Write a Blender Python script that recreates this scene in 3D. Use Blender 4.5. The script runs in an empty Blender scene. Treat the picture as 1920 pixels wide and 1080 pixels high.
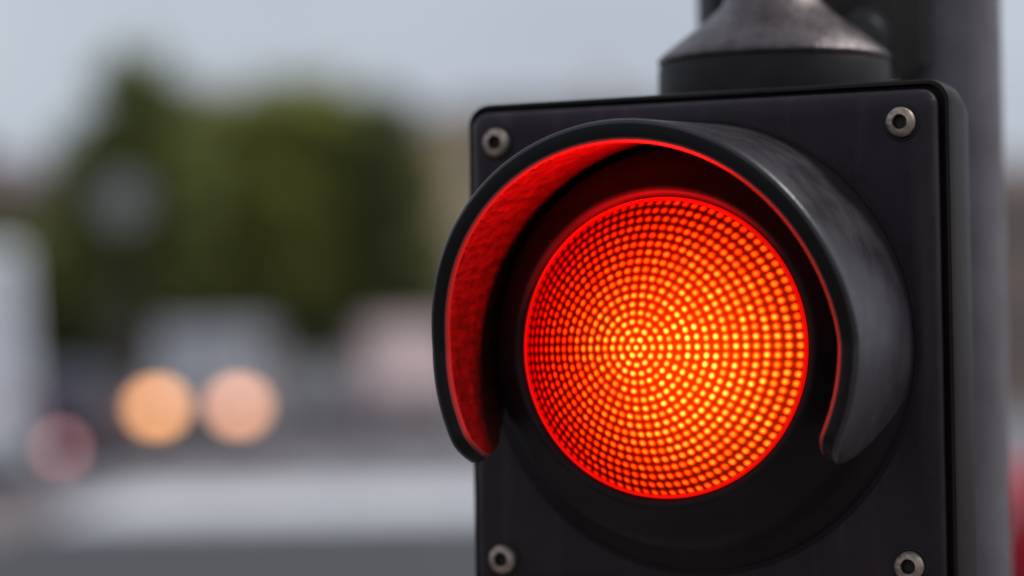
import bpy, bmesh, math, random
from mathutils import Vector, Matrix
from math import sin, cos, pi, radians, sqrt, atan2

C = bpy.context.scene.collection
SC = bpy.context.scene
random.seed(7)

# ------------------------------------------------------------------ camera
F = 5000.0                      # focal length in photo pixels (1920 wide)
PITCH = math.atan(130 / F)
ROLL = 0.01533
EYE = 1.5
cam = bpy.data.cameras.new('camera'); cam_ob = bpy.data.objects.new('camera', cam); C.objects.link(cam_ob)
cam.sensor_width = 36.0
cam.lens = 36.0 * F / 1920
cam.clip_start = 0.05; cam.clip_end = 3000
cam_ob.matrix_world = Matrix.Translation((0, 0, EYE)) @ Matrix.Rotation(pi / 2 + PITCH, 4, 'X') @ Matrix.Rotation(-ROLL, 4, 'Z')
cam.dof.use_dof = True
cam.dof.focus_distance = 1.685
cam.dof.aperture_fstop = 2.05
cam.dof.aperture_blades = 0
SC.camera = cam_ob
SC.cycles.use_denoising = True
SC.cycles.max_bounces = 8

# ------------------------------------------------------------------ sky and sun
SUN_EL, SUN_AZ = radians(46), radians(76)      # azimuth clockwise from +Y: from the right, a little beyond
w = bpy.data.worlds.new('World'); SC.world = w; w.use_nodes = True
nt = w.node_tree; N = nt.nodes; N.clear()
def wn(t, **k):
    n = N.new(t)
    for a, b in k.items(): setattr(n, a, b)
    return n
sky = wn('ShaderNodeTexSky', sky_type='NISHITA'); sky.sun_disc = False
sky.sun_elevation = SUN_EL; sky.sun_rotation = SUN_AZ
sky.dust_density = 2.0; sky.air_density = 1.0
hsv = wn('ShaderNodeHueSaturation'); hsv.inputs['Saturation'].default_value = 0.25; hsv.inputs['Value'].default_value = 1.0
nt.links.new(sky.outputs[0], hsv.inputs['Color'])
tc = wn('ShaderNodeTexCoord')
mp = wn('ShaderNodeMapping'); mp.inputs['Scale'].default_value = (3.2, 3.2, 9.0); mp.inputs['Location'].default_value = (0.9, 0.2, 0.35)
nt.links.new(tc.outputs['Generated'], mp.inputs[0])
noi = wn('ShaderNodeTexNoise'); noi.inputs['Scale'].default_value = 1.0; noi.inputs['Detail'].default_value = 4
nt.links.new(mp.outputs[0], noi.inputs['Vector'])
rmp = wn('ShaderNodeValToRGB')
rmp.color_ramp.elements[0].position = 0.3; rmp.color_ramp.elements[0].color = (4.35, 4.7, 5.75, 1)
rmp.color_ramp.elements[1].position = 0.7; rmp.color_ramp.elements[1].color = (5.9, 6.55, 7.3, 1)
nt.links.new(noi.outputs['Fac'], rmp.inputs[0])
mix = wn('ShaderNodeMix', data_type='RGBA'); mix.inputs[0].default_value = 0.85
nt.links.new(hsv.outputs[0], mix.inputs[6]); nt.links.new(rmp.outputs[0], mix.inputs[7])
bg = wn('ShaderNodeBackground'); bg.inputs['Strength'].default_value = 0.1
nt.links.new(mix.outputs[2], bg.inputs['Color'])
out = wn('ShaderNodeOutputWorld'); nt.links.new(bg.outputs[0], out.inputs[0])

sd = bpy.data.lights.new('sun', 'SUN'); sd.energy = 1.8; sd.angle = radians(14); sd.color = (1.0, 0.95, 0.9)
so = bpy.data.objects.new('sun', sd); C.objects.link(so); so.location = (20, 5, 40)
dv = Vector((cos(SUN_EL) * sin(SUN_AZ), cos(SUN_EL) * cos(SUN_AZ), sin(SUN_EL)))
so.rotation_euler = (-dv).to_track_quat('-Z', 'Y').to_euler()

SC.view_settings.view_transform = 'Standard'; SC.view_settings.look = 'None'
SC.view_settings.exposure = 0; SC.view_settings.gamma = 1

# ------------------------------------------------------------------ helpers
def at(px, py, Y):
    """world point at depth Y seen at photo pixel (px, py)"""
    u, v = px - 960, 540 - py
    u, v = u * cos(ROLL) + v * sin(ROLL), -u * sin(ROLL) + v * cos(ROLL)
    y = cos(PITCH) - v / F * sin(PITCH); z = sin(PITCH) + v / F * cos(PITCH)
    return Vector((u / F * Y / y, Y, EYE + z * Y / y))

class MB:
    def __init__(s): s.v = []; s.f = []; s.m = []; s.attr = None
    def add(s, vs, fs, mi=0):
        b = len(s.v); s.v += [tuple(p) for p in vs]; s.f += [tuple(i + b for i in q) for q in fs]; s.m += [mi] * len(fs)
    def box(s, x0, x1, y0, y1, z0, z1, mi=0):
        s.add([(x0,y0,z0),(x1,y0,z0),(x1,y1,z0),(x0,y1,z0),(x0,y0,z1),(x1,y0,z1),(x1,y1,z1),(x0,y1,z1)],
              [(0,3,2,1),(4,5,6,7),(0,1,5,4),(1,2,6,5),(2,3,7,6),(3,0,4,7)], mi)
    def lathe(s, prof, n=48, axis='Z', o=(0,0,0), mi=0, close=False, a0=0, a1=2*pi):
        """prof: list of (r, h).  axis Z: h up; axis Y: h towards -Y (outwards)"""
        vs = []; full = abs(a1 - a0 - 2*pi) < 1e-6; cnt = n if full else n + 1
        for i in range(cnt):
            a = a0 + (a1 - a0) * i / n
            for r, h in prof:
                if axis == 'Z': vs.append((o[0] + r*cos(a), o[1] + r*sin(a), o[2] + h))
                elif axis == 'X': vs.append((o[0] + h, o[1] + r*cos(a), o[2] + r*sin(a)))
                else: vs.append((o[0] + r*cos(a), o[1] - h, o[2] + r*sin(a)))
        k = len(prof); fs = []
        for i in range(n):
            j = (i + 1) % cnt
            for q in range(k - 1 + (1 if close else 0)):
                q2 = (q + 1) % k
                fs.append((i*k+q, j*k+q, j*k+q2, i*k+q2))
        s.add(vs, fs, mi)
    def tube(s, pts, rad, n=10, mi=0, cap=True):
        pts = [Vector(p) for p in pts]; vs = []; m = len(pts)
        for i, p in enumerate(pts):
            t = (pts[min(i+1, m-1)] - pts[max(i-1, 0)]).normalized()
            a = t.orthogonal().normalized() if i == 0 else (a - t * a.dot(t)).normalized()
            b = t.cross(a)
            for k in range(n):
                g = 2*pi*k/n; vs.append(p + (a*cos(g) + b*sin(g)) * rad[i])
        fs = [(i*n+k, i*n+(k+1)%n, (i+1)*n+(k+1)%n, (i+1)*n+k) for i in range(m-1) for k in range(n)]
        if cap: fs += [tuple(range(n))[::-1], tuple((m-1)*n + k for k in range(n))]
        s.add(vs, fs, mi)
    def build(s, name, mats, parent=None, sharp=35, fix=True):
        me = bpy.data.meshes.new(name); me.from_pydata(s.v, [], s.f)
        mats = mats if isinstance(mats, (list, tuple)) else [mats]
        for m in mats: me.materials.append(m)
        me.polygons.foreach_set('material_index', s.m)
        if fix:
            b = bmesh.new(); b.from_mesh(me)
            bmesh.ops.remove_doubles(b, verts=b.verts, dist=1e-6)
            bmesh.ops.recalc_face_normals(b, faces=b.faces); b.to_mesh(me); b.free()
        if sharp:
            me.polygons.foreach_set('use_smooth', [True] * len(me.polygons)); me.set_sharp_from_angle(angle=radians(sharp))
        o = bpy.data.objects.new(name, me); C.objects.link(o)
        if parent: o.parent = parent
        return o

def empty(name, label, cat, loc=(0,0,0), rz=0, group=None):
    o = bpy.data.objects.new(name, None); C.objects.link(o); o.empty_display_size = 0.1
    o.location = loc; o.rotation_euler = (0, 0, rz); o['label'] = label; o['category'] = cat
    if group: o['group'] = group
    return o
def struct(o, kind='structure', label=None):
    o['kind'] = kind
    if label: o['label'] = label
    return o

def mat(name, col, rough=0.6, metal=0.0, spec=0.5, var=0.0, vscale=20.0, bump=0.0, bscale=200.0, col2=None, emit=None, estr=0.0, coat=0.0, rvar=0.0, detail=5, grime=0.0):
    m = bpy.data.materials.new(name); m.use_nodes = True; t = m.node_tree; b = t.nodes['Principled BSDF']
    b.inputs['Base Color'].default_value = (*col, 1); b.inputs['Roughness'].default_value = rough; b.inputs['Metallic'].default_value = metal
    b.inputs['Specular IOR Level'].default_value = spec; b.inputs['Coat Weight'].default_value = coat; b.inputs['Coat Roughness'].default_value = 0.08
    if emit: b.inputs['Emission Color'].default_value = (*emit, 1); b.inputs['Emission Strength'].default_value = estr
    co = t.nodes.new('ShaderNodeTexCoord')
    def noise(sc, d=5):
        n = t.nodes.new('ShaderNodeTexNoise'); n.inputs['Scale'].default_value = sc; n.inputs['Detail'].default_value = d
        t.links.new(co.outputs['Object'], n.inputs['Vector']); return n
    if var or col2:
        n = noise(vscale, detail); r = t.nodes.new('ShaderNodeValToRGB')
        c1 = [c*(1-var) for c in col]; c2 = [min(1, c*(1+var)) for c in (col2 or col)]
        r.color_ramp.elements[0].position = 0.35; r.color_ramp.elements[1].position = 0.65
        r.color_ramp.elements[0].color = (*c1, 1); r.color_ramp.elements[1].color = (*c2, 1)
        t.links.new(n.outputs['Fac'], r.inputs[0]); t.links.new(r.outputs[0], b.inputs['Base Color'])
    if grime:
        src = b.inputs['Base Color'].links[0].from_socket if b.inputs['Base Color'].links else None
        last = src
        for sc, lo_, hi_, amt in (((55,55,7), .54, .80, grime), ((260,260,260), .66, .74, grime*.8)):
            mpn = t.nodes.new('ShaderNodeMapping'); mpn.inputs['Scale'].default_value = sc; t.links.new(co.outputs['Object'], mpn.inputs[0])
            n = t.nodes.new('ShaderNodeTexNoise'); n.inputs['Scale'].default_value = 1.0; n.inputs['Detail'].default_value = 6; t.links.new(mpn.outputs[0], n.inputs['Vector'])
            mr = t.nodes.new('ShaderNodeMapRange'); mr.inputs['From Min'].default_value = lo_; mr.inputs['From Max'].default_value = hi_; mr.inputs['To Max'].default_value = amt
            t.links.new(n.outputs['Fac'], mr.inputs['Value'])
            mx = t.nodes.new('ShaderNodeMix'); mx.data_type = 'RGBA'; t.links.new(mr.outputs[0], mx.inputs[0]); t.links.new(last, mx.inputs[6]); mx.inputs[7].default_value = (.16,.14,.13,1)
            last = mx.outputs[2]
        t.links.new(last, b.inputs['Base Color'])
    if rvar:
        n = noise(vscale*1.7); mr = t.nodes.new('ShaderNodeMapRange')
        mr.inputs['To Min'].default_value = max(0.02, rough - rvar); mr.inputs['To Max'].default_value = rough + rvar
        mr.inputs['From Min'].default_value = 0.3; mr.inputs['From Max'].default_value = 0.7
        t.links.new(n.outputs['Fac'], mr.inputs['Value']); t.links.new(mr.outputs[0], b.inputs['Roughness'])
    if bump:
        n = noise(bscale); bp = t.nodes.new('ShaderNodeBump'); bp.inputs['Strength'].default_value = bump; bp.inputs['Distance'].default_value = 1.0/bscale
        t.links.new(n.outputs['Fac'], bp.inputs['Height']); t.links.new(bp.outputs[0], b.inputs['Normal'])
    return m

# ------------------------------------------------------------------ materials
M = {}
M['asphalt'] = mat('asphalt', (.036,.034,.038), .55, var=.35, vscale=1.5, bump=.4, bscale=60, rvar=.12)
M['paint_white'] = mat('road_paint', (.80,.80,.82), .6, var=.1, vscale=4, bump=.2, bscale=50)
M['paving'] = mat('brick_paving', (.20,.155,.14), .8, col2=(.27,.22,.20), vscale=5, bump=.4, bscale=30)
M['kerb'] = mat('kerb_stone', (.32,.31,.30), .8, var=.15, vscale=8, bump=.3, bscale=60)
M['soil'] = mat('verge_soil', (.06,.06,.035), .95, var=.3, vscale=3)
M['grass'] = mat('grass_blades', (.06,.085,.02), .8, col2=(.09,.10,.03), vscale=2)
M['black'] = mat('black_plastic', (.0165,.0085,.0140), .42, spec=.27, var=.2, vscale=30, bump=.16, bscale=900, rvar=.07, grime=.14)
M['black_gloss'] = mat('black_visor_plastic', (.025,.019,.025), .33, spec=.5, var=.2, vscale=25, bump=.12, bscale=700, rvar=.08, grime=.10)
M['housing'] = mat('black_housing_plastic', (.011,.0065,.006), .5, spec=.18, var=.3, vscale=20, bump=.15, bscale=700)
M['black_matt'] = mat('matt_black_plastic', (.012,.010,.013), .6, spec=.3, bump=.1, bscale=700)
M['screw'] = mat('galvanised_steel', (.36,.29,.24), .5, metal=.7, var=.35, vscale=220, bump=.25, bscale=600)
M['socket'] = mat('screw_socket', (.02,.013,.010), .6, metal=.3)
M['cap'] = mat('weathered_alloy', (.12,.098,.10), .30, metal=.45, var=.35, vscale=60, bump=.35, bscale=350, rvar=.1)
M['cap_base'] = mat('dark_cap_plastic', (.013,.010,.011), .5, spec=.25, var=.3, vscale=40, bump=.1, bscale=500)
M['pole'] = mat('grey_pole_paint', (.122,.110,.124), .5, var=.15, vscale=25, bump=.15, bscale=300, rvar=.1)
M['bracket'] = mat('dark_bracket_paint', (.03,.03,.03), .5, var=.4, vscale=20, bump=.2, bscale=200)
M['bolt_dark'] = mat('dull_bolt', (.04,.04,.04), .5, metal=.3, var=.3, vscale=60)
M['trunk'] = mat('bark', (.075,.055,.048), .9, var=.3, vscale=6, bump=.6, bscale=20)
M['leaf_olive'] = mat('olive_leaves', (.32,.34,.08), .7, col2=(.41,.42,.11), vscale=1.2)
M['leaf_dark'] = mat('dark_leaves', (.17,.19,.07), .7, col2=(.22,.24,.09), vscale=1.0)
M['leaf_mid'] = mat('green_leaves', (.19,.22,.06), .7, col2=(.26,.29,.085), vscale=1.0)
M['tyre'] = mat('tyre_rubber', (.02,.02,.021), .8)
M['rim'] = mat('alloy_rim', (.4,.4,.42), .35, metal=.8)
M['glass'] = mat('dark_car_glass', (.05,.055,.06), .15, spec=.35)
M['trim'] = mat('black_trim', (.025,.025,.027), .5)
M['plate'] = mat('number_plate', (.7,.7,.66), .5)
M['tail'] = mat('red_tail_lamp', (.40,.03,.035), .15, coat=.5)
M['tail_lit'] = mat('lit_red_tail_lamp', (.4,.05,.05), .2, emit=(.62,.28,.31), estr=4.8)
M['lamp_off'] = mat('clear_lamp', (.5,.5,.52), .15, coat=.5)
M['lamp_warm'] = mat('lit_headlamp_amber', (.6,.6,.6), .3, emit=(1.0,.42,.145), estr=6.3)
M['lamp_pale'] = mat('lit_headlamp_pale', (.6,.6,.6), .3, emit=(1.0,.45,.24), estr=5.2)
def paint(name, c): return mat(name, c, .4, coat=.25, var=.06, vscale=3)

for k_ in ('leaf_olive', 'leaf_dark', 'leaf_mid'):
    t_ = M[k_].node_tree; p_ = t_.nodes['Principled BSDF']; o_ = t_.nodes['Material Output']
    tr = t_.nodes.new('ShaderNodeBsdfTranslucent'); ms = t_.nodes.new('ShaderNodeMixShader'); ms.inputs[0].default_value = .45
    t_.links.new(p_.inputs['Base Color'].links[0].from_socket, tr.inputs['Color'])
    t_.links.new(p_.outputs[0], ms.inputs[1]); t_.links.new(tr.outputs[0], ms.inputs[2]); t_.links.new(ms.outputs[0], o_.inputs['Surface'])

# ------------------------------------------------------------------ setting
def sheet(name, x0, x1, y0, y1, z, m, nx=1, ny=1):
    b = MB(); vs = [(x0+(x1-x0)*i/nx, y0+(y1-y0)*j/ny, z) for j in range(ny+1) for i in range(nx+1)]
    b.add(vs, [(j*(nx+1)+i, j*(nx+1)+i+1, (j+1)*(nx+1)+i+1, (j+1)*(nx+1)+i) for j in range(ny) for i in range(nx)])
    return struct(b.build(name, m, sharp=0, fix=False))
sheet('ground', -900, 900, -300, 1800, -.02, M['soil'])
sheet('road', -60, 60, 3.2, 62, 0, mat('pale_asphalt', (.21,.19,.205), .6, var=.2, vscale=1.2, bump=.4, bscale=60, rvar=.1))
sheet('road_near', -60, 60, 3.2, 25.0, .004, M['asphalt'])  # darker tone over the near stretch, paler road beyond
b = MB(); b.box(-8, 8, -4, 3.0, -.02, .12); struct(b.build('pavement', M['paving'], sharp=30))
b = MB(); b.box(-8, 8, 3.0, 3.2, -.02, .13); struct(b.build('kerb', M['kerb'], sharp=30))
# brick footway on the left beside the road
b = MB(); b.box(-16, -4.5, 14, 27.2, -.02, .012); struct(b.build('footway', M['paving'], sharp=30))
b = MB(); b.box(-60, 60, 62, 62.25, -.02, .13); struct(b.build('kerb_far', M['kerb'], sharp=30))
# zebra crossing on a pale raised table
b = MB(); b.box(-4.45, 12, 25.2, 31.0, -.02, .012); struct(b.build('raised_crossing', mat('pale_concrete', (.70,.70,.75), .6, var=.08, vscale=2, bump=.2, bscale=40), sharp=30))
b = MB(); x = -4.25
while x < 8:
    b.add([(x, 25.6, .016), (x+1.12, 25.6, .016), (x+1.12, 30.6, .016), (x, 30.6, .016)], [(0,1,2,3)]); x += 1.28
struct(b.build('crossing_stripes', M['paint_white'], sharp=0, fix=False))
# grass verge below the trees
b = MB()
for i in range(9000):
    x = random.uniform(-22, 12); y = random.uniform(62.4, 68); h = random.uniform(.12, .3); a = random.uniform(0, pi); d = .05
    dx, dy = cos(a)*d, sin(a)*d; lx, ly = random.uniform(-.08,.08), random.uniform(-.08,.08)
    b.add([(x-dx,y-dy,-.02),(x+dx,y+dy,-.02),(x+lx,y+ly,h)], [(0,1,2)])
struct(b.build('grass', M['grass'], sharp=0, fix=False), 'stuff', 'rough grass verge under the roadside trees')

# ------------------------------------------------------------------ traffic signal (millimetres below, scaled to metres)
S = .001
YAW = .41620
SIG = Vector((.121479, 1.76415, EYE + .0048))
sig = empty('traffic_signal', 'black square traffic signal with glowing red dotted lens under a deep round visor', 'traffic light', SIG, -YAW)

def rrect(hw, hh, r, n=8):
    pts = []
    for cx, cz, a in ((hw-r, hh-r, 0), (-hw+r, hh-r, pi/2), (-hw+r, -hh+r, pi), (hw-r, -hh+r, 3*pi/2)):
        for i in range(n+1):
            g = a + pi/2*i/n; pts.append((cx + r*cos(g), cz + r*sin(g)))
    return pts
def loft(b, loops, cap0=True, cap1=True, mi=0):
    """loops: list of (points(x,z), d) with d outwards (-Y)"""
    n = len(loops[0][0]); vs = []
    for pts, d in loops: vs += [(x*S, -d*S, z*S) for x, z in pts]
    fs = [(i*n+k, i*n+(k+1)%n, (i+1)*n+(k+1)%n, (i+1)*n+k) for i in range(len(loops)-1) for k in range(n)]
    if cap0: fs.append(tuple(range(n))[::-1])
    if cap1: fs.append(tuple((len(loops)-1)*n + k for k in range(n)))
    b.add(vs, fs, mi)
# rear housing, a little larger than the door, tapering backwards
b = MB()
prof = [(-262,92,40),(-256,102,40),(-235,108,38),(-150,130,36),(-100,149,32),(-88,161,26),(-70,168,20),(-48,170.2,16),(-18,170.8,15),(-13.5,169.6,14),(-12.5,167.4,13),(-20,166.8,12)]
loft(b, [(rrect(h, h, r), d) for d, h, r in prof])
b.build('housing', M['housing'], sig, sharp=28)
# front door: pillow-edged lid with a shallow seam round it
b = MB()
prof = [(-22,155.5,9),(-14,163.3,11),(-9,163.7,11),(-6,162.9,10.5),(-3.6,161,10),(-1.6,158,9),(-.5,155,8),(0,152,7),(-.1,148,6)]
loft(b, [(rrect(h, h, r), d) for d, h, r in prof])
b.build('door', M['black'], sig, sharp=28)

def mmp(p): return [(r*S, h*S) for r, h in p]
# base ring and collar that carries the lens
b = MB()
b.lathe(mmp([(151,-1),(150.7,.5),(150,.8),(149,.9),(147.5,.9),(146,4.5),(143,7),(137.5,10),(133.5,17),(131,28),(128,37),(123,44.5),(116,51.5),(109,58),(104.8,63.5),(102.6,66.2),(100.5,66.6),(98.2,65.4),(97,63),(96.2,58)]), 160, 'Y')
b.build('lens_collar', mat('collar_plastic', (.011,.0085,.0105), .6, spec=.18, var=.2, vscale=30, bump=.1, bscale=800), sig, sharp=50)
b = MB()
b.lathe(mmp([(96.8,60),(96.4,64.4),(95.6,65.2),(94.6,64.6),(94.0,62)]), 160, 'Y')
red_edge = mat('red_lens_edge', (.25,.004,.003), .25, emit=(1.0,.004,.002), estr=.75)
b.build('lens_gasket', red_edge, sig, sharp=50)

# lens: dome of concentric lenslets, each one real relief
LR, SAG, D0 = 94.2, 46.4, 63.6
RS = (LR**2 + SAG**2) / (2*SAG)
RINGS = 17; DR = LR / (RINGS + .25)
NA, SUB = 576, 7
vs = []; at_v = []; at_r = []
import functools
@functools.lru_cache(None)
def dotrand(k, j): return random.Random(k*977 + j).random()
def lens_point(r, a):
    k = int(r/DR + .5)
    rv = .9
    if k == 0: dd = r/(DR*.5)
    elif k > RINGS: dd = 1.0
    else:
        n = (6,12,18,26,26,38,38,50,50,62,62,74,74,86,86,96,96)[k-1]
        q = a/(2*pi)*n; rv = dotrand(k, round(q) % n); q = (q - round(q))*(2*pi*r/n)
        dd = sqrt(((r - k*DR)/(DR*.5))**2 + (q/(min(DR, 2*pi*k*DR/n)*.60))**2)
    m = max(0.0, 1 - dd*dd)
    return m, rv
nr = RINGS*SUB + 3
for i in range(nr + 1):
    r = LR*i/nr
    for j in range(NA):
        a = 2*pi*j/NA; m, rv = lens_point(r, a)
        h = D0 + sqrt(RS**2 - r*r) - (RS - SAG) + .9*m
        vs.append((r*cos(a)*S, -h*S, r*sin(a)*S)); at_v.append(m); at_r.append(rv)
fs = [(i*NA+j, i*NA+(j+1)%NA, (i+1)*NA+(j+1)%NA, (i+1)*NA+j) for i in range(nr) for j in range(NA)]
lm = bpy.data.meshes.new('lens'); lm.from_pydata(vs, [], fs)
la = lm.attributes.new('lenslet', 'FLOAT', 'POINT'); la.data.foreach_set('value', at_v)
la = lm.attributes.new('lens_dot', 'FLOAT', 'POINT'); la.data.foreach_set('value', at_r)
lm.polygons.foreach_set('use_smooth', [True]*len(fs))
lens = bpy.data.objects.new('lens', lm); C.objects.link(lens); lens.parent = sig
m = bpy.data.materials.new('red_lit_lens'); m.use_nodes = True; t = m.node_tree; P = t.nodes['Principled BSDF']
P.inputs['Base Color'].default_value = (0,0,0,1); P.inputs['Roughness'].default_value = .5; P.inputs['Specular IOR Level'].default_value = 0
def tn(ty, **k):
    n = t.nodes.new(ty)
    for a, v in k.items(): setattr(n, a, v)
    return n
def mth(op, a, b=None, c=None):
    n = tn('ShaderNodeMath', operation=op)
    for i, v in enumerate((a, b, c)):
        if v is None: continue
        if isinstance(v, (int, float)): n.inputs[i].default_value = v
        else: t.links.new(v, n.inputs[i])
    return n.outputs[0]
at_n = tn('ShaderNodeAttribute', attribute_name='lenslet')
mask = at_n.outputs['Fac']
co = tn('ShaderNodeTexCoord'); sep = tn('ShaderNodeSeparateXYZ'); t.links.new(co.outputs['Object'], sep.inputs[0])
def gauss(x0, z0, s):
    dx = mth('SUBTRACT', sep.outputs['X'], x0*S); dz = mth('SUBTRACT', sep.outputs['Z'], z0*S)
    q = mth('ADD', mth('MULTIPLY', dx, dx), mth('MULTIPLY', dz, dz))
    return mth('POWER', 2.718, mth('MULTIPLY', q, -1/(2*(s*S)**2)))
hot = mth('MAXIMUM', gauss(36, -12, 40), mth('MULTIPLY', gauss(2, 0, 26), .8))      # the lamp burning behind the lens
wide = gauss(28, -6, 50)
jit = tn('ShaderNodeTexNoise'); jit.inputs['Scale'].default_value = 120; t.links.new(co.outputs['Object'], jit.inputs['Vector'])
dr_n = tn('ShaderNodeAttribute', attribute_name='lens_dot')
jv = mth('MULTIPLY', mth('MULTIPLY_ADD', jit.outputs['Fac'], .9, .55), mth('MULTIPLY_ADD', dr_n.outputs['Fac'], .8, .55))
core = mth('MULTIPLY', mth('POWER', mask, 3.6), jv)
# red
gap_r = mth('MULTIPLY_ADD', mth('POWER', wide, 1.6), 1.0, .012)
dot_r = mth('MULTIPLY', mth('POWER', mask, 1.5), mth('MULTIPLY_ADD', wide, 3.5, .9))
r_ = mth('ADD', gap_r, dot_r)
g_ = mth('ADD', mth('MULTIPLY', mth('MULTIPLY', core, mth('MULTIPLY_ADD', hot, 1.35, -.03)), 1.0), mth('MULTIPLY_ADD', hot, .034, .0))
g_ = mth('ADD', g_, mth('MULTIPLY', core, mth('MULTIPLY_ADD', wide, .09, .010)))
b_ = mth('MULTIPLY', mth('POWER', g_, 1.6), .11)
cmb = tn('ShaderNodeCombineColor'); t.links.new(r_, cmb.inputs[0]); t.links.new(g_, cmb.inputs[1]); t.links.new(b_, cmb.inputs[2])
t.links.new(cmb.outputs[0], P.inputs['Emission Color']); P.inputs['Emission Strength'].default_value = 1.0
lm.materials.append(m)
# the lamp's own light
ld = bpy.data.lights.new('signal_lamp', 'POINT'); ld.energy = 2.2; ld.color = (1, .004, .003); ld.shadow_soft_size = 0.007
lo = bpy.data.objects.new('signal_lamp', ld); C.objects.link(lo); lo.parent = sig; lo.location = (-.014, -.1065, .064)

# visor: thick tube cut away below, inside satin with the lamp's red glow tinted in
liner = mat('visor_inner_glow_tint', (.066,.015,.014), .36, spec=.3, bump=.9, bscale=75, var=.25, vscale=120)
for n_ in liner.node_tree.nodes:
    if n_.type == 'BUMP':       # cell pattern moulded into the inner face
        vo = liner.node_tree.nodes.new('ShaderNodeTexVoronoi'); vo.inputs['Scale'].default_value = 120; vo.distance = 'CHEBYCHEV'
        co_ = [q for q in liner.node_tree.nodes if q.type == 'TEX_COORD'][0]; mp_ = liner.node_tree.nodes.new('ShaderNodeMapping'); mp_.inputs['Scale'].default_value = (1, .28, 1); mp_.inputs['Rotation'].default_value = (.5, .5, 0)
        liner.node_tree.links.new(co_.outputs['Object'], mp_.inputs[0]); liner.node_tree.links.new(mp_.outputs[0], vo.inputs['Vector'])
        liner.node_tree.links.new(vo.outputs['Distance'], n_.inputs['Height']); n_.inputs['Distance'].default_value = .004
VA, VD, VB = radians(125), 109.0, radians(101)      # the sides are cut back from the rim towards the base
def vdepth(a):
    a = abs(a); a1, a2 = radians(114), VA
    if a < pi/2: return VD + 28*(1 - (a/(pi/2))**3)**1.3
    if a < a1: return VD
    q = (a - a1)/(a2 - a1); return VD - (VD - 62)*q**2
b = MB(); nA = 220; K = None; vs = []; mi = []
for i in range(nA + 1):
    a = -VA + 2*VA*i/nA; d = vdepth(a); q = 1
    ro = lambda h: 148 - 5.5*h/VD
    ri = lambda h: 139 - 10*h/VD
    sec = [(ro(2), 2), (ro(20), 20), (ro(d*.5), d*.5), (ro(d-16), d-16), (ro(d)+.3, d-4), (ro(d)-.1, d-2.0), (ro(d)-1.1, d-.7), (ro(d)-2.8, d),
           (ri(d)+3.2, d), (ri(d)+1.5, d-.8), (ri(d)+.4, d-2.6), (ri(d), d-5.5), (ri(d-10), d-10), (ri(d*.75), d*.75), (ri(d*.5), d*.5), (ri(d*.25), d*.25), (ri(6), 6)]
    K = len(sec)
    for r, h in sec:
        g = a*(VB + (VA - VB)*min(1, h/88)**.9)/VA
        vs.append((r*sin(g)*S, -h*S, r*cos(g)*S))
b.add(vs, [(i*K+k, (i+1)*K+k, (i+1)*K+k+1, i*K+k+1) for i in range(nA) for k in range(K-1)])
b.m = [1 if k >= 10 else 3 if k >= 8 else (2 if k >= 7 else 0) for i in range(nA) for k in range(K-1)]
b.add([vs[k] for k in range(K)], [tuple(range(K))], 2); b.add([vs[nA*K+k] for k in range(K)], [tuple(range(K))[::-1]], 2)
b.build('visor', [M['black_gloss'], liner, mat('visor_painted_shade', (.004,.004,.005), .5, spec=.2), mat('visor_edge_glow_tint', (.15,.04,.04), .4, spec=.3)], sig, sharp=60)  # inner edge tinted with red glow; lip and cut ends blackened as painted shade

# four socket-head screws in the door corners
def screw(x, z, rot):
    b = MB(); R = 9.7
    b.lathe(mmp([(R+3.2,-1),(R+2.6,.6),(R+.8,.9),(R+.2,.2)]), 32, 'Y', mi=1)
    b.lathe(mmp([(R-.6,-1),(R,.6),(R,3.0),(R-.9,4.6),(R-2.6,5.6),(5.0,5.9),(4.7,5.5)]), 40, 'Y')
    n = 6; hexo = [(5.0*cos(pi/3*k+rot), 5.0*sin(pi/3*k+rot)) for k in range(6)]
    # socket walls and floor
    b.lathe(mmp([(5.1,5.5),(4.5,5.0),(4.1,1.5),(0.01,1.2)]), 6, 'Y', mi=2, a0=rot, a1=rot+2*pi)
    o = b.build('screw', [M['screw'], M['black_matt'], M['socket']], sig, sharp=40)
    o.location = (x*S, 0, z*S); return o
for x, z in ((-142, 142), (142, 142), (-142, -142), (142, -142)): screw(x, z, random.random())

# cast mounting cap and stem on the top of the housing
b = MB(); CY = .160; CX = .0045
b.lathe(mmp([(60,150),(80,158),(82.5,168),(83,176),(83,198),(82,201.5),(79,203)]), 80, 'Z', (CX, CY, 0))
b.build('cap_base', M['cap_base'], sig, sharp=40)
b = MB()
b.lathe(mmp([(78,201),(82.8,203.5),(83.3,205.5),(82,208),(63,223),(46,235.5),(37,244),(34.6,248),(34,254),(34,300)]), 80, 'Z', (CX, CY, 0))
b.build('mounting_cap', M['cap'], sig, sharp=40)
b = MB()
b.lathe(mmp([(34.1,296),(37,297),(37,330),(34,331),(34,560),(0,560)]), 60, 'Z', (CX, CY, 0))
b.build('stem', M['cap'], sig, sharp=40)

# ------------------------------------------------------------------ pole behind the signal
pp = at(1790, 540, 2.06)
pole = empty('signal_pole', 'grey round steel pole behind the red traffic signal', 'pole', (pp.x, pp.y, .12))
b = MB(); b.lathe([(.0395,.02),(.0395,3.6),(.036,3.62),(0,3.63)], 64, 'Z'); b.build('shaft', M['pole'], pole, sharp=40)
b = MB(); b.lathe([(.12,0),(.12,.015),(.05,.02),(.05,.10),(.0396,.11)], 48, 'Z'); b.build('base_flange', M['pole'], pole, sharp=40)
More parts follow.
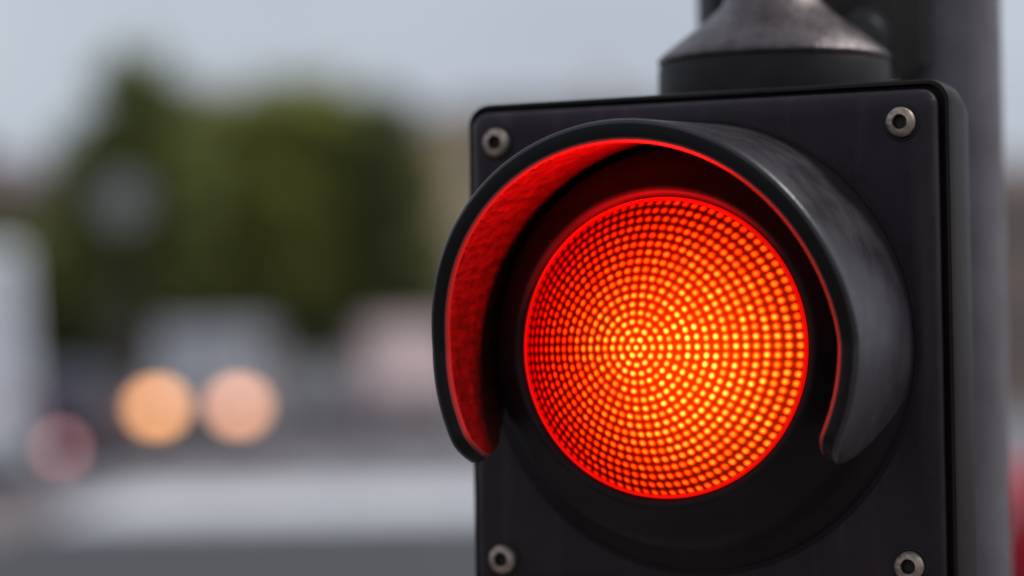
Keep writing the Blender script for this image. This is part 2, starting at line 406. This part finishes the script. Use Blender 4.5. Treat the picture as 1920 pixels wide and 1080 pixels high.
# dark arm box that carries the stem of the signal
q0 = at(1315, 60, 2.06); q1 = at(1700, 60, 2.06); zb = at(1640, 150, 2.06).z - .12
b = MB(); x0, x1 = q0.x - pp.x, q1.x - pp.x
def bevel_box(b, x0, x1, y0, y1, z0, z1, r):
    pts = [(x0+r,y0),(x1-r,y0),(x1-r*.3,y0+r*.3),(x1,y0+r),(x1,y1-r),(x1-r,y1),(x0+r,y1),(x0,y1-r),(x0,y0+r),(x0+r*.3,y0+r*.3)]
    cx, cy = (x0+x1)/2, (y0+y1)/2; n = len(pts); vs = []
    for z, s in ((z0, r), (z0+r, 0), (z1-r, 0), (z1, r)):
        for x, y in pts:
            vs.append((x + (s if x < cx else -s)*.8, y + (s if y < cy else -s)*.8, z))
    fs = [(i*n+k, i*n+(k+1)%n, (i+1)*n+(k+1)%n, (i+1)*n+k) for i in range(3) for k in range(n)] + [tuple(range(n))[::-1], tuple(3*n+k for k in range(n))]
    b.add(vs, fs)
bevel_box(b, x0, x1 + .01, -.05, .05, zb, zb+.42, .008)
b.build('arm_box', M['bracket'], pole, sharp=40)
for px_, py_ in ((1622, 62), (1622, -130)):
    q = at(px_, py_, 2.01) - pole.location
    b = MB(); b.lathe([(.019,0),(.019,.003),(.0125,.004),(.012,.010),(.010,.012),(0,.012)], 24, 'Y'); o = b.build('bolt', M['bolt_dark'], pole, sharp=30)
    o.location = (q.x, -.0500, q.z)

# ------------------------------------------------------------------ trees
def tree(name, label, base, height, crown, leafmat, n=5200, trunk_r=.16, crown_z=None, seed=1, lean=0, leaf=.16, group='trees across the road'):
    """crown: list of lobes (dx, dy, z, rx, ry, rz) relative to base"""
    rnd = random.Random(seed)
    t = empty(name, label, 'tree', base, 0, group)
    b = MB(); top = height*.62
    pts = [(lean*q*q, .1*sin(3*q), top*q) for q in [i/7 for i in range(8)]]
    b.tube(pts, [trunk_r*(1.25 if i == 0 else 1 - .08*i) for i in range(8)], 12)
    for (dx, dy, z, rx, ry, rz) in crown:
        z0 = min(top*.95, max(height*.22, z - rz*.9)); q = z0/top
        p0 = Vector((lean*q*q, .1*sin(3*q), z0)); p1 = Vector((dx, dy, z))
        pm = p0.lerp(p1, .5) + Vector((rnd.uniform(-.2,.2), rnd.uniform(-.2,.2), .15))
        b.tube([p0, pm, p1], [trunk_r*.45, trunk_r*.3, trunk_r*.12], 7)
        for _ in range(4):
            e = p1 + Vector((rnd.uniform(-1,1)*rx, rnd.uniform(-1,1)*ry, rnd.uniform(-.5,1)*rz))*.8
            b.tube([pm, pm.lerp(e,.6), e], [trunk_r*.18, trunk_r*.12, trunk_r*.04], 5)
    b.build('trunk', M['trunk'], t, sharp=0)
    b = MB(); vol = [c[3]*c[4]*c[5] for c in crown]; tot = sum(vol)
    for c, v in zip(crown, vol):
        cl = max(14, int(n*v/tot/26))
        for _ in range(cl):
            while True:
                p = Vector((rnd.uniform(-1,1), rnd.uniform(-1,1), rnd.uniform(-1,1)))
                if p.length < 1 and rnd.random() < .25 + p.length: break
            ce = Vector((c[0]+p.x*c[3], c[1]+p.y*c[4], c[2]+p.z*c[5])); cr = rnd.uniform(.28,.55)
            for _ in range(26):
                d = Vector((rnd.gauss(0,1), rnd.gauss(0,1), rnd.gauss(0,.8)))*cr*.6 + ce
                nrm = Vector((rnd.gauss(0,1), rnd.gauss(0,1), rnd.gauss(.6,1))).normalized()
                u = nrm.orthogonal().normalized(); a = rnd.uniform(0, 2*pi); u = (u*cos(a) + nrm.cross(u)*sin(a)); v2 = nrm.cross(u)
                l = leaf*rnd.uniform(.7,1.4)
                b.add([d-u*l, d+v2*l*.5, d+u*l, d-v2*l*.5], [(0,1,2,3)])
    b.build('crown', leafmat, t, sharp=0, fix=False)
    return t
def gp(px, Y):      # ground point under a photo column
    p = at(px, 700, Y); return (p.x, Y, 0)
tree('tall_tree', 'tallest dark green tree at the left of the row with bare brown trunk', gp(240, 60), 8.4,
     [(.35,0,7.3,1.0,.9,1.0),(-.3,.2,5.8,1.25,1.1,1.2),(.85,-.2,5.5,1.1,1.1,1.3),(-.8,0,4.4,.9,.9,.9),(.8,.2,4.0,1.0,1,.9),(-.1,.5,3.5,1.0,.8,.9)], M['leaf_mid'], 11000, .38, seed=3, leaf=.17)
tree('bushy_tree', 'yellowish olive bushy tree, widest of the row, right of the tall tree', gp(505, 64), 8.7,
     [(-.8,0,7.0,1.35,1.2,1.15),(.8,0,7.1,1.4,1.2,1.1),(0,-.3,5.6,2.0,1.4,1.5),(-1.1,.2,4.3,1.3,1.2,1.2),(1.0,0,4.0,1.3,1.2,1.2)], M['leaf_olive'], 11000, .2, seed=5, leaf=.17)
tree('round_tree', 'mid green round tree between the olive tree and the darkest tree', gp(645, 67), 8.6,
     [(-.2,0,7.2,1.4,1.2,1.1),(.5,.1,5.8,1.5,1.3,1.5),(-.4,0,4.2,1.5,1.3,1.4)], M['leaf_olive'], 8500, .18, seed=8, leaf=.17)
tree('dark_tree', 'darkest narrow tree at the right end of the row beside the beige building', gp(728, 64), 8.4,
     [(0,0,6.7,.8,.9,1.1),(.25,.1,5.3,.85,1.0,1.2),(.45,0,3.7,1.0,.95,1.2)], M['leaf_dark'], 7000, .16, seed=11, leaf=.16)
tree('shady_tree', 'dark green tree in the gap between the tall tree and the olive tree', gp(375, 70), 8.0,
     [(-.3,0,6.3,1.3,1.2,1.3),(.5,.1,5.4,1.3,1.2,1.3),(0,0,3.8,1.6,1.2,1.3)], M['leaf_dark'], 8000, .18, seed=14, leaf=.18)
tree('low_tree', 'low straggly olive green tree at the left edge over the white van', gp(75, 72), 5.6,
     [(-.5,0,4.3,1.0,1.0,.8),(.5,.2,3.8,1.1,1.0,.9),(-.9,.1,3.2,1.0,1.0,.7)], M['leaf_mid'], 4200, .15, seed=21, leaf=.17)

hd = empty('hedge', 'long dark clipped hedge behind the row of trees and parked vehicles', 'hedge', (-8, 74, 0))
b = MB(); hr = random.Random(4)
for i in range(32000):
    x = hr.uniform(-13, 12.5); y = hr.uniform(-.7, .7); top = 3.35 + .12*sin(x*1.9) + .08*sin(x*5.1)
    z = hr.uniform(.05, top)
    if hr.random() < .55: y = -.7 + hr.random()**2*.4
    d = Vector((x + hr.gauss(0,.04), y + hr.gauss(0,.05), z)); nrm = Vector((hr.gauss(0,1), hr.gauss(-.6,1), hr.gauss(.6,1))).normalized()
    u = nrm.orthogonal().normalized(); v2 = nrm.cross(u); l = hr.uniform(.09,.17)
    b.add([d-u*l, d+v2*l*.6, d+u*l, d-v2*l*.6], [(0,1,2,3)])
b.build('foliage', M['leaf_dark'], hd, sharp=0, fix=False)
b = MB()
for i in range(34):
    x = -12.7 + i*.75; b.tube([(x,0,-.02),(x+.1,.1,1.0),(x-.1,0,2.9)], [.05,.035,.012], 6)
b.build('stems', M['trunk'], hd, sharp=0)

# ------------------------------------------------------------------ vehicles
def section(w, zb, zs, zt, wr, zr):
    """half outline from bottom centre to top centre"""
    return [(0,zb),(w*.86,zb),(w*.97,zb+.06),(w,(zb+zs)/2),(w*.995,zs),(w*.965,zt),(wr,zr-.05),(wr*.9,zr-.012),(wr*.55,zr),(0,zr+.008)]
def vehicle(name, label, cat, body_mat, st, spec, loc, rz, group=None, lit=None, parts=True):
    """st: stations (y, w, zb, zs, zt, wr, zr), front at -Y"""
    root = empty(name, label, cat, loc, rz, group)
    b = MB(); secs = []
    for s in st:
        h = section(*s[1:]); full = h + [(-x, z) for x, z in h[-2:0:-1]]
        secs.append([(x, s[0], z) for x, z in full])
    n = len(secs[0]); vs = [p for q in secs for p in q]
    fs = [(i*n+k, i*n+(k+1)%n, (i+1)*n+(k+1)%n, (i+1)*n+k) for i in range(len(secs)-1) for k in range(n)] + [tuple(range(n))[::-1], tuple((len(secs)-1)*n+k for k in range(n))]
    b.add(vs, fs); b.build('body', body_mat, root, sharp=38)
    def patch(name, i0, i1, k0, k1, m, f0=.06, f1=.94, g0=.05, g1=.95, off=.012):
        """glass lying on the body between stations i0..i1 and outline points k0..k1"""
        P00, P10 = Vector(secs[i0][k0 % n]), Vector(secs[i1][k0 % n]); P01, P11 = Vector(secs[i0][k1 % n]), Vector(secs[i1][k1 % n])
        nn = (P10-P00).cross(P01-P00).normalized(); cen = (P00+P11)/2; c0 = Vector((0, cen.y, .8))
        if abs(P00.x + P01.x) < .02: c0 = Vector((0, 0, .6))
        if nn.dot(cen - c0) < 0: nn = -nn
        bb = MB(); NX, NY = 6, 3; top = []
        for q in range(NY+1):
            for p in range(NX+1):
                u = f0 + (f1-f0)*p/NX; v = g0 + (g1-g0)*q/NY
                top.append((P00.lerp(P10,u)).lerp(P01.lerp(P11,u), v) + nn*off)
        L = len(top); vs = top + [p - nn*(off+.01) for p in top]
        fs = [(q*(NX+1)+p, q*(NX+1)+p+1, (q+1)*(NX+1)+p+1, (q+1)*(NX+1)+p) for q in range(NY) for p in range(NX)]
        ring = [p for p in range(NX+1)] + [q*(NX+1)+NX for q in range(1,NY+1)] + [NY*(NX+1)+p for p in range(NX-1,-1,-1)] + [q*(NX+1) for q in range(NY-1,0,-1)]
        fs += [(ring[i], ring[(i+1)%len(ring)], ring[(i+1)%len(ring)]+L, ring[i]+L) for i in range(len(ring))]
        bb.add(vs, fs); return bb.build(name, m, root, sharp=40)
    c = spec
    # windscreen and rear window run right across: outline points 7 (right) to n-7 (left)
    patch('windscreen', c['ws'][0], c['ws'][1], 6, n-6, M['glass'])
    if 'rw' in c: patch('rear_window', c['rw'][0], c['rw'][1], 6, n-6, M['glass'])
    for (i0, i1) in c['sw']:
        patch('side_window', i0, i1, 5, 6, M['glass'], .04, .96, .1, .9); patch('side_window', i0, i1, n-5, n-6, M['glass'], .04, .96, .1, .9)
    W = c['W']; yf = st[0][0]; yr = st[-1][0]
    for sx in (-1, 1):
        for yw in c['wheels']:
            wh = bpy.data.objects.new('wheel', None); C.objects.link(wh); wh.parent = root; wh.location = (sx*(W-.10), yw, .32); wh.empty_display_size = .1
            bb = MB(); bb.lathe([(.19,-.10),(.30,-.105),(.32,-.08),(.32,.08),(.30,.112),(.21,.115),(.19,.09)], 32, 'X'); tb = bb.build('tyre', M['tyre'], wh, sharp=40)
            bb = MB(); bb.lathe([(.20,.085),(.19,.10),(.15,.09),(.06,.07),(.05,.10),(0.001,.10)], 32, 'X')
            for k in range(5):
                a = 2*pi*k/5; bb.tube([(.098,.05*cos(a),.05*sin(a)),(.100,.185*cos(a),.185*sin(a))],[.022,.016],6)
            rb = bb.build('rim', M['rim'], wh, sharp=40)
            if sx < 0: wh.rotation_euler = (0, 0, pi)
            bb = MB(); bb.lathe([(.001,0),(.37,0),(.385,.012),(.37,.02),(.33,.02)], 36, 'X'); ab = bb.build('wheel_arch', M['trim'], root, sharp=40)
            ab.location = (sx*(W-.012), yw, .33)
            if sx < 0: ab.rotation_euler = (0, 0, pi)
        # lamps
        hw, hh = c['lamp']; hz = c['lz']; hx = c['lx']
        bb = MB(); bb.lathe([(1,0),(1,.7),(.9,.9),(.6,1),(0.001,1.03)], 28, 'Y')
        bb.v = [(x*hw, y*.07, z*hh) for x, y, z in bb.v]
        lm_ = M['lamp_off'] if not lit else (lit[0] if sx < 0 else lit[1])
        o = bb.build('headlight', lm_, root, sharp=40); o.location = (sx*hx, yf - .005 + c.get('ly', .03), hz)
        bb = MB(); bb.lathe([(1,0),(1,.7),(.9,.9),(.6,1),(0.001,1.03)], 28, 'Y')
        tw, th = c['tail']; bb.v = [(x*tw, -y*.05, z*th) for x, y, z in bb.v]
        o = bb.build('taillight', M['tail'], root, sharp=40); o.location = (sx*c['tx'], yr - .01, c['tz'])
        # mirror
        bb = MB(); bb.lathe([(.001,-.05),(.07,-.045),(.1,0),(.09,.05),(.001,.07)], 16, 'Y', (0,0,0)); bb.v = [(x*1.2, y, z*.9) for x, y, z in bb.v]
        bb.tube([(-sx*.02,0,-.03),(-sx*.16,.0,-.06)],[.03,.03],8)
        o = bb.build('mirror', M['trim'], root, sharp=40); o.location = (sx*(W+.09), c['my'], c['mz'])
    bb = MB(); bb.box(-W*.55, W*.55, -.03, .05, -.07, .07)
    for k in range(3): bb.box(-W*.53, W*.53, -.04, -.03, -.05+.04*k, -.035+.04*k)
    o = bb.build('grille', M['trim'], root, sharp=30); o.location = (0, yf+.005, c['lz'] - .16)
    for yy, nm, sg in ((yf, 'bumper', 1), (yr, 'bumper', -1)):
        bb = MB(); bevel_box(bb, -W*.93, W*.93, -.05, .06, 0, .17, .03)
        o = bb.build(nm, M['trim'], root, sharp=40); o.location = (0, yy + .01*sg, .27)
        bb = MB(); bb.box(-.26, .26, -.008, .008, -.055, .055); o = bb.build('number_plate', M['plate'], root, sharp=30); o.location = (0, yy - sg*.052 + .01*sg, .36)
    return root

def car_stations(W=.89, H=1.46):
    return [(-2.08,W*.80,.30,.50,.66,W*.62,.70),(-2.0,W*.92,.22,.55,.74,W*.74,.79),(-1.6,W*.99,.19,.60,.84,W*.80,.91),(-1.05,W,.18,.62,.92,W*.82,.99),
            (-.78,W,.18,.62,.95,W*.83,1.03),(-.02,W,.18,.62,.97,W*.70,H-.03),(.75,W,.18,.62,.98,W*.69,H),(1.35,W,.19,.62,.99,W*.68,H-.05),(1.95,W*.97,.22,.64,1.0,W*.70,1.06),(2.08,W*.90,.30,.62,.9,W*.68,.95)]
CAR = dict(W=.89, ws=(4,5), rw=(7,8), sw=[(5,6),(6,7)], wheels=(-1.35,1.3), lamp=(.17,.085), lz=.68, lx=.66, ly=.06, tail=(.11,.13), tx=.66, tz=.80, my=-.62, mz=1.02)
def van_stations(W=.97, H=2.25):
    return [(-2.45,W*.84,.34,.58,.88,W*.66,.92),(-2.38,W*.95,.26,.62,.96,W*.78,1.02),(-2.1,W,.22,.66,1.08,W*.82,1.14),(-1.85,W,.22,.66,1.14,W*.84,1.22),(-1.0,W,.22,.66,1.18,W*.86,H-.08),
            (-.1,W,.22,.66,1.2,W*.88,H),(1.2,W,.22,.66,1.2,W*.88,H),(2.45,W,.24,.66,1.2,W*.87,H-.02),(2.55,W*.96,.30,.66,1.18,W*.84,H-.09)]
VAN = dict(W=.97, ws=(3,4), sw=[(4,5)], wheels=(-1.6,1.55), lamp=(.235,.16), lz=.78, lx=.653, ly=.05, tail=(.08,.2), tx=.84, tz=.95, my=-1.55, mz=1.3)

LIT = (M['lamp_warm'], M['lamp_pale'])
p = at(371, 763, 43)
vehicle('van', 'grey van facing the crossing with both headlights glowing orange', 'van', paint('grey_van_paint', (.25,.25,.275)), van_stations(H=2.15), VAN, (p.x, 43+2.45, 0), 0, 'vehicles on the road', lit=LIT)
p = at(76, 763, 37)
nv = vehicle('car', 'dark navy car seen from behind beside the white van, one red bumper lamp lit', 'car', paint('navy_paint', (.014,.015,.038)), car_stations(), CAR, (p.x, 37+2.08, 0), pi, 'vehicles on the road')
fl = at(115, 840, 37)
b = MB(); b.lathe([(1,0),(1,.7),(.9,.9),(.6,1),(0.001,1.03)], 28, 'Y'); b.v = [(x*.095, -y*.05, z*.095) for x, y, z in b.v]
o = b.build('fog_lamp', M['tail_lit'], nv, sharp=40); o.location = (p.x - fl.x, 2.08 + .055, fl.z)
p = at(752, 763, 50)
vehicle('van', 'pale pinkish van across the road just left of the signal visor', 'van', paint('pale_pink_paint', (.56,.41,.40)), van_stations(H=2.25), VAN, (p.x, 50+2.45, 0), radians(6), 'vehicles on the road')
p = at(580, 763, 57)
vehicle('car', 'dull grey car between the grey van and the pale pinkish van', 'car', paint('grey_car_paint', (.25,.245,.26)), car_stations(), CAR, (p.x, 57+2.08, 0), radians(-4), 'vehicles on the road')
p = at(64, 763, 31); va = radians(10.6)       # turned so that its flank runs along the line of sight
vl = Vector((p.x, 31, 0)) - Matrix.Rotation(pi + va, 3, 'Z') @ Vector((-.97, 2.55, 0)); vl.z = 0
vehicle('van', 'tall white van seen from behind at the left edge of the road', 'van', paint('white_paint', (.86,.87,.9)), van_stations(H=2.9), dict(VAN, tail=(.07,.16), tx=.86, tz=1.0), vl, pi + va, 'vehicles on the road')
p = at(1893, 763, 13)
vehicle('car', 'bright red car at the right edge beyond the grey pole', 'car', mat('red_paint', (.58,.006,.022), .5, spec=.25, var=.05, vscale=3), car_stations(), CAR, (p.x + 2.02, 13+.9, 0), radians(-90), 'vehicles on the road')

# ------------------------------------------------------------------ road sign on a post
p = at(228, 378, 52)
sg = empty('road_sign', 'grey back of a round road sign on a post before the tall tree', 'road sign', (p.x, 52, 0))
b = MB(); b.tube([(0,.05,0),(0,.05,p.z+.35)],[.045,.045],12); b.build('post', mat('rusty_brown_post', (.09,.07,.065), .7, var=.2), sg)
b = MB(); b.lathe([(.001,.0),(.48,.0),(.50,-.012),(.50,-.035),(.47,-.03),(.001,-.03)], 48, 'Y', (0,0,p.z)); b.build('sign_disc', mat('grey_sign_back', (.32,.31,.30), .5, var=.1), sg)
b = MB(); b.box(-.3,.3,.032,.048,p.z-.2,p.z-.16); b.box(-.3,.3,.032,.048,p.z+.16,p.z+.2); b.build('sign_rail', M['rim'], sg)

# ------------------------------------------------------------------ buildings
def building(name, label, x0, x1, y0, y1, h, wallm, roofm, floors, bays, roof_h=1.2, seed=1):
    cx, cy = (x0+x1)/2, (y0+y1)/2
    t = empty(name, label, 'building', (cx, cy, 0))
    hw, hd = (x1-x0)/2, (y1-y0)/2
    b = MB(); b.box(-hw, hw, -hd, hd, -.02, h); b.box(-hw-.05, hw+.05, -hd-.05, hd+.05, 0, .5); b.build('wall', wallm, t, sharp=30)
    b = MB(); e = .35
    b.add([(-hw-e,-hd-e,h),(hw+e,-hd-e,h),(hw+e,hd+e,h),(-hw-e,hd+e,h),(-hw*.7,-hd*.3,h+roof_h),(hw*.7,-hd*.3,h+roof_h),(hw*.7,hd*.3,h+roof_h),(-hw*.7,hd*.3,h+roof_h)],
          [(0,3,2,1),(4,5,6,7),(0,1,5,4),(1,2,6,5),(2,3,7,6),(3,0,4,7)])
    rf = b.build('roof', roofm, t, sharp=30)
    b = MB(); b.box(hw*.3-.3, hw*.3+.3, -.3, .3, h+roof_h*.4, h+roof_h+.9); b.build('chimney', wallm, rf, sharp=30)
    fh = (h-.6)/floors; bw = 2*hw/bays
    for f in range(floors):
        for k in range(bays):
            xc = -hw + bw*(k+.5); zc = .6 + fh*(f+.5)
            if f == 0 and k == bays//2:
                b = MB(); b.box(xc-.55, xc+.55, -hd-.06, -hd+.05, 0.02, 2.15); d = b.build('door', M['trim'], t, sharp=30)
                b = MB(); b.box(xc+.38, xc+.44, -hd-.1, -hd-.06, 1.0, 1.15); b.build('handle', M['rim'], d, sharp=30); continue
            ww, wh = min(.6, bw*.3), min(.75, fh*.3)
            b = MB()
            for a in ((xc-ww-.08, xc-ww, zc-wh, zc+wh), (xc+ww, xc+ww+.08, zc-wh, zc+wh), (xc-ww-.08, xc+ww+.08, zc+wh, zc+wh+.1), (xc-ww-.14, xc+ww+.14, zc-wh-.1, zc-wh), (xc-.03, xc+.03, zc-wh, zc+wh)):
                b.box(a[0], a[1], -hd-.05, -hd+.02, a[2], a[3])
            wn_ = b.build('window', M['plate'], t, sharp=30)
            b = MB(); b.box(xc-ww, xc+ww, -hd-.02, -hd+.02, zc-wh, zc+wh); b.build('pane', M['glass'], wn_, sharp=30)
    return t
beige = mat('beige_render', (.78,.57,.36), .85, var=.08, vscale=.6)
pinkb = mat('pinkish_brick', (.36,.25,.21), .85, var=.12, vscale=.8)
brick = mat('red_brown_brick', (.16,.10,.08), .85, var=.15, vscale=.8)
tile = mat('grey_tiles', (.22,.21,.21), .8, var=.1, vscale=2)
rtile = mat('brown_tiles', (.20,.15,.14), .8, var=.1, vscale=2)
x0 = at(796, 400, 96).x; x1 = at(1330, 400, 96).x
building('apartment_building', 'beige rendered apartment building behind the signal, right of the trees', x0, x1, 96, 108, at(850, 225, 96).z, beige, tile, 3, 2)
x0 = at(1800, 400, 96).x; x1 = at(2300, 400, 96).x
building('brick_house', 'pinkish brick house at the right edge beyond the pole', x0, x1, 96, 106, at(1900, 345, 96).z, pinkb, rtile, 2, 4)
x0 = at(-420, 400, 92).x; x1 = at(72, 400, 92).x
building('terrace_house', 'red brown brick house at the left edge behind the white van', x0, x1, 92, 102, at(20, 345, 92).z, brick, rtile, 2, 4)
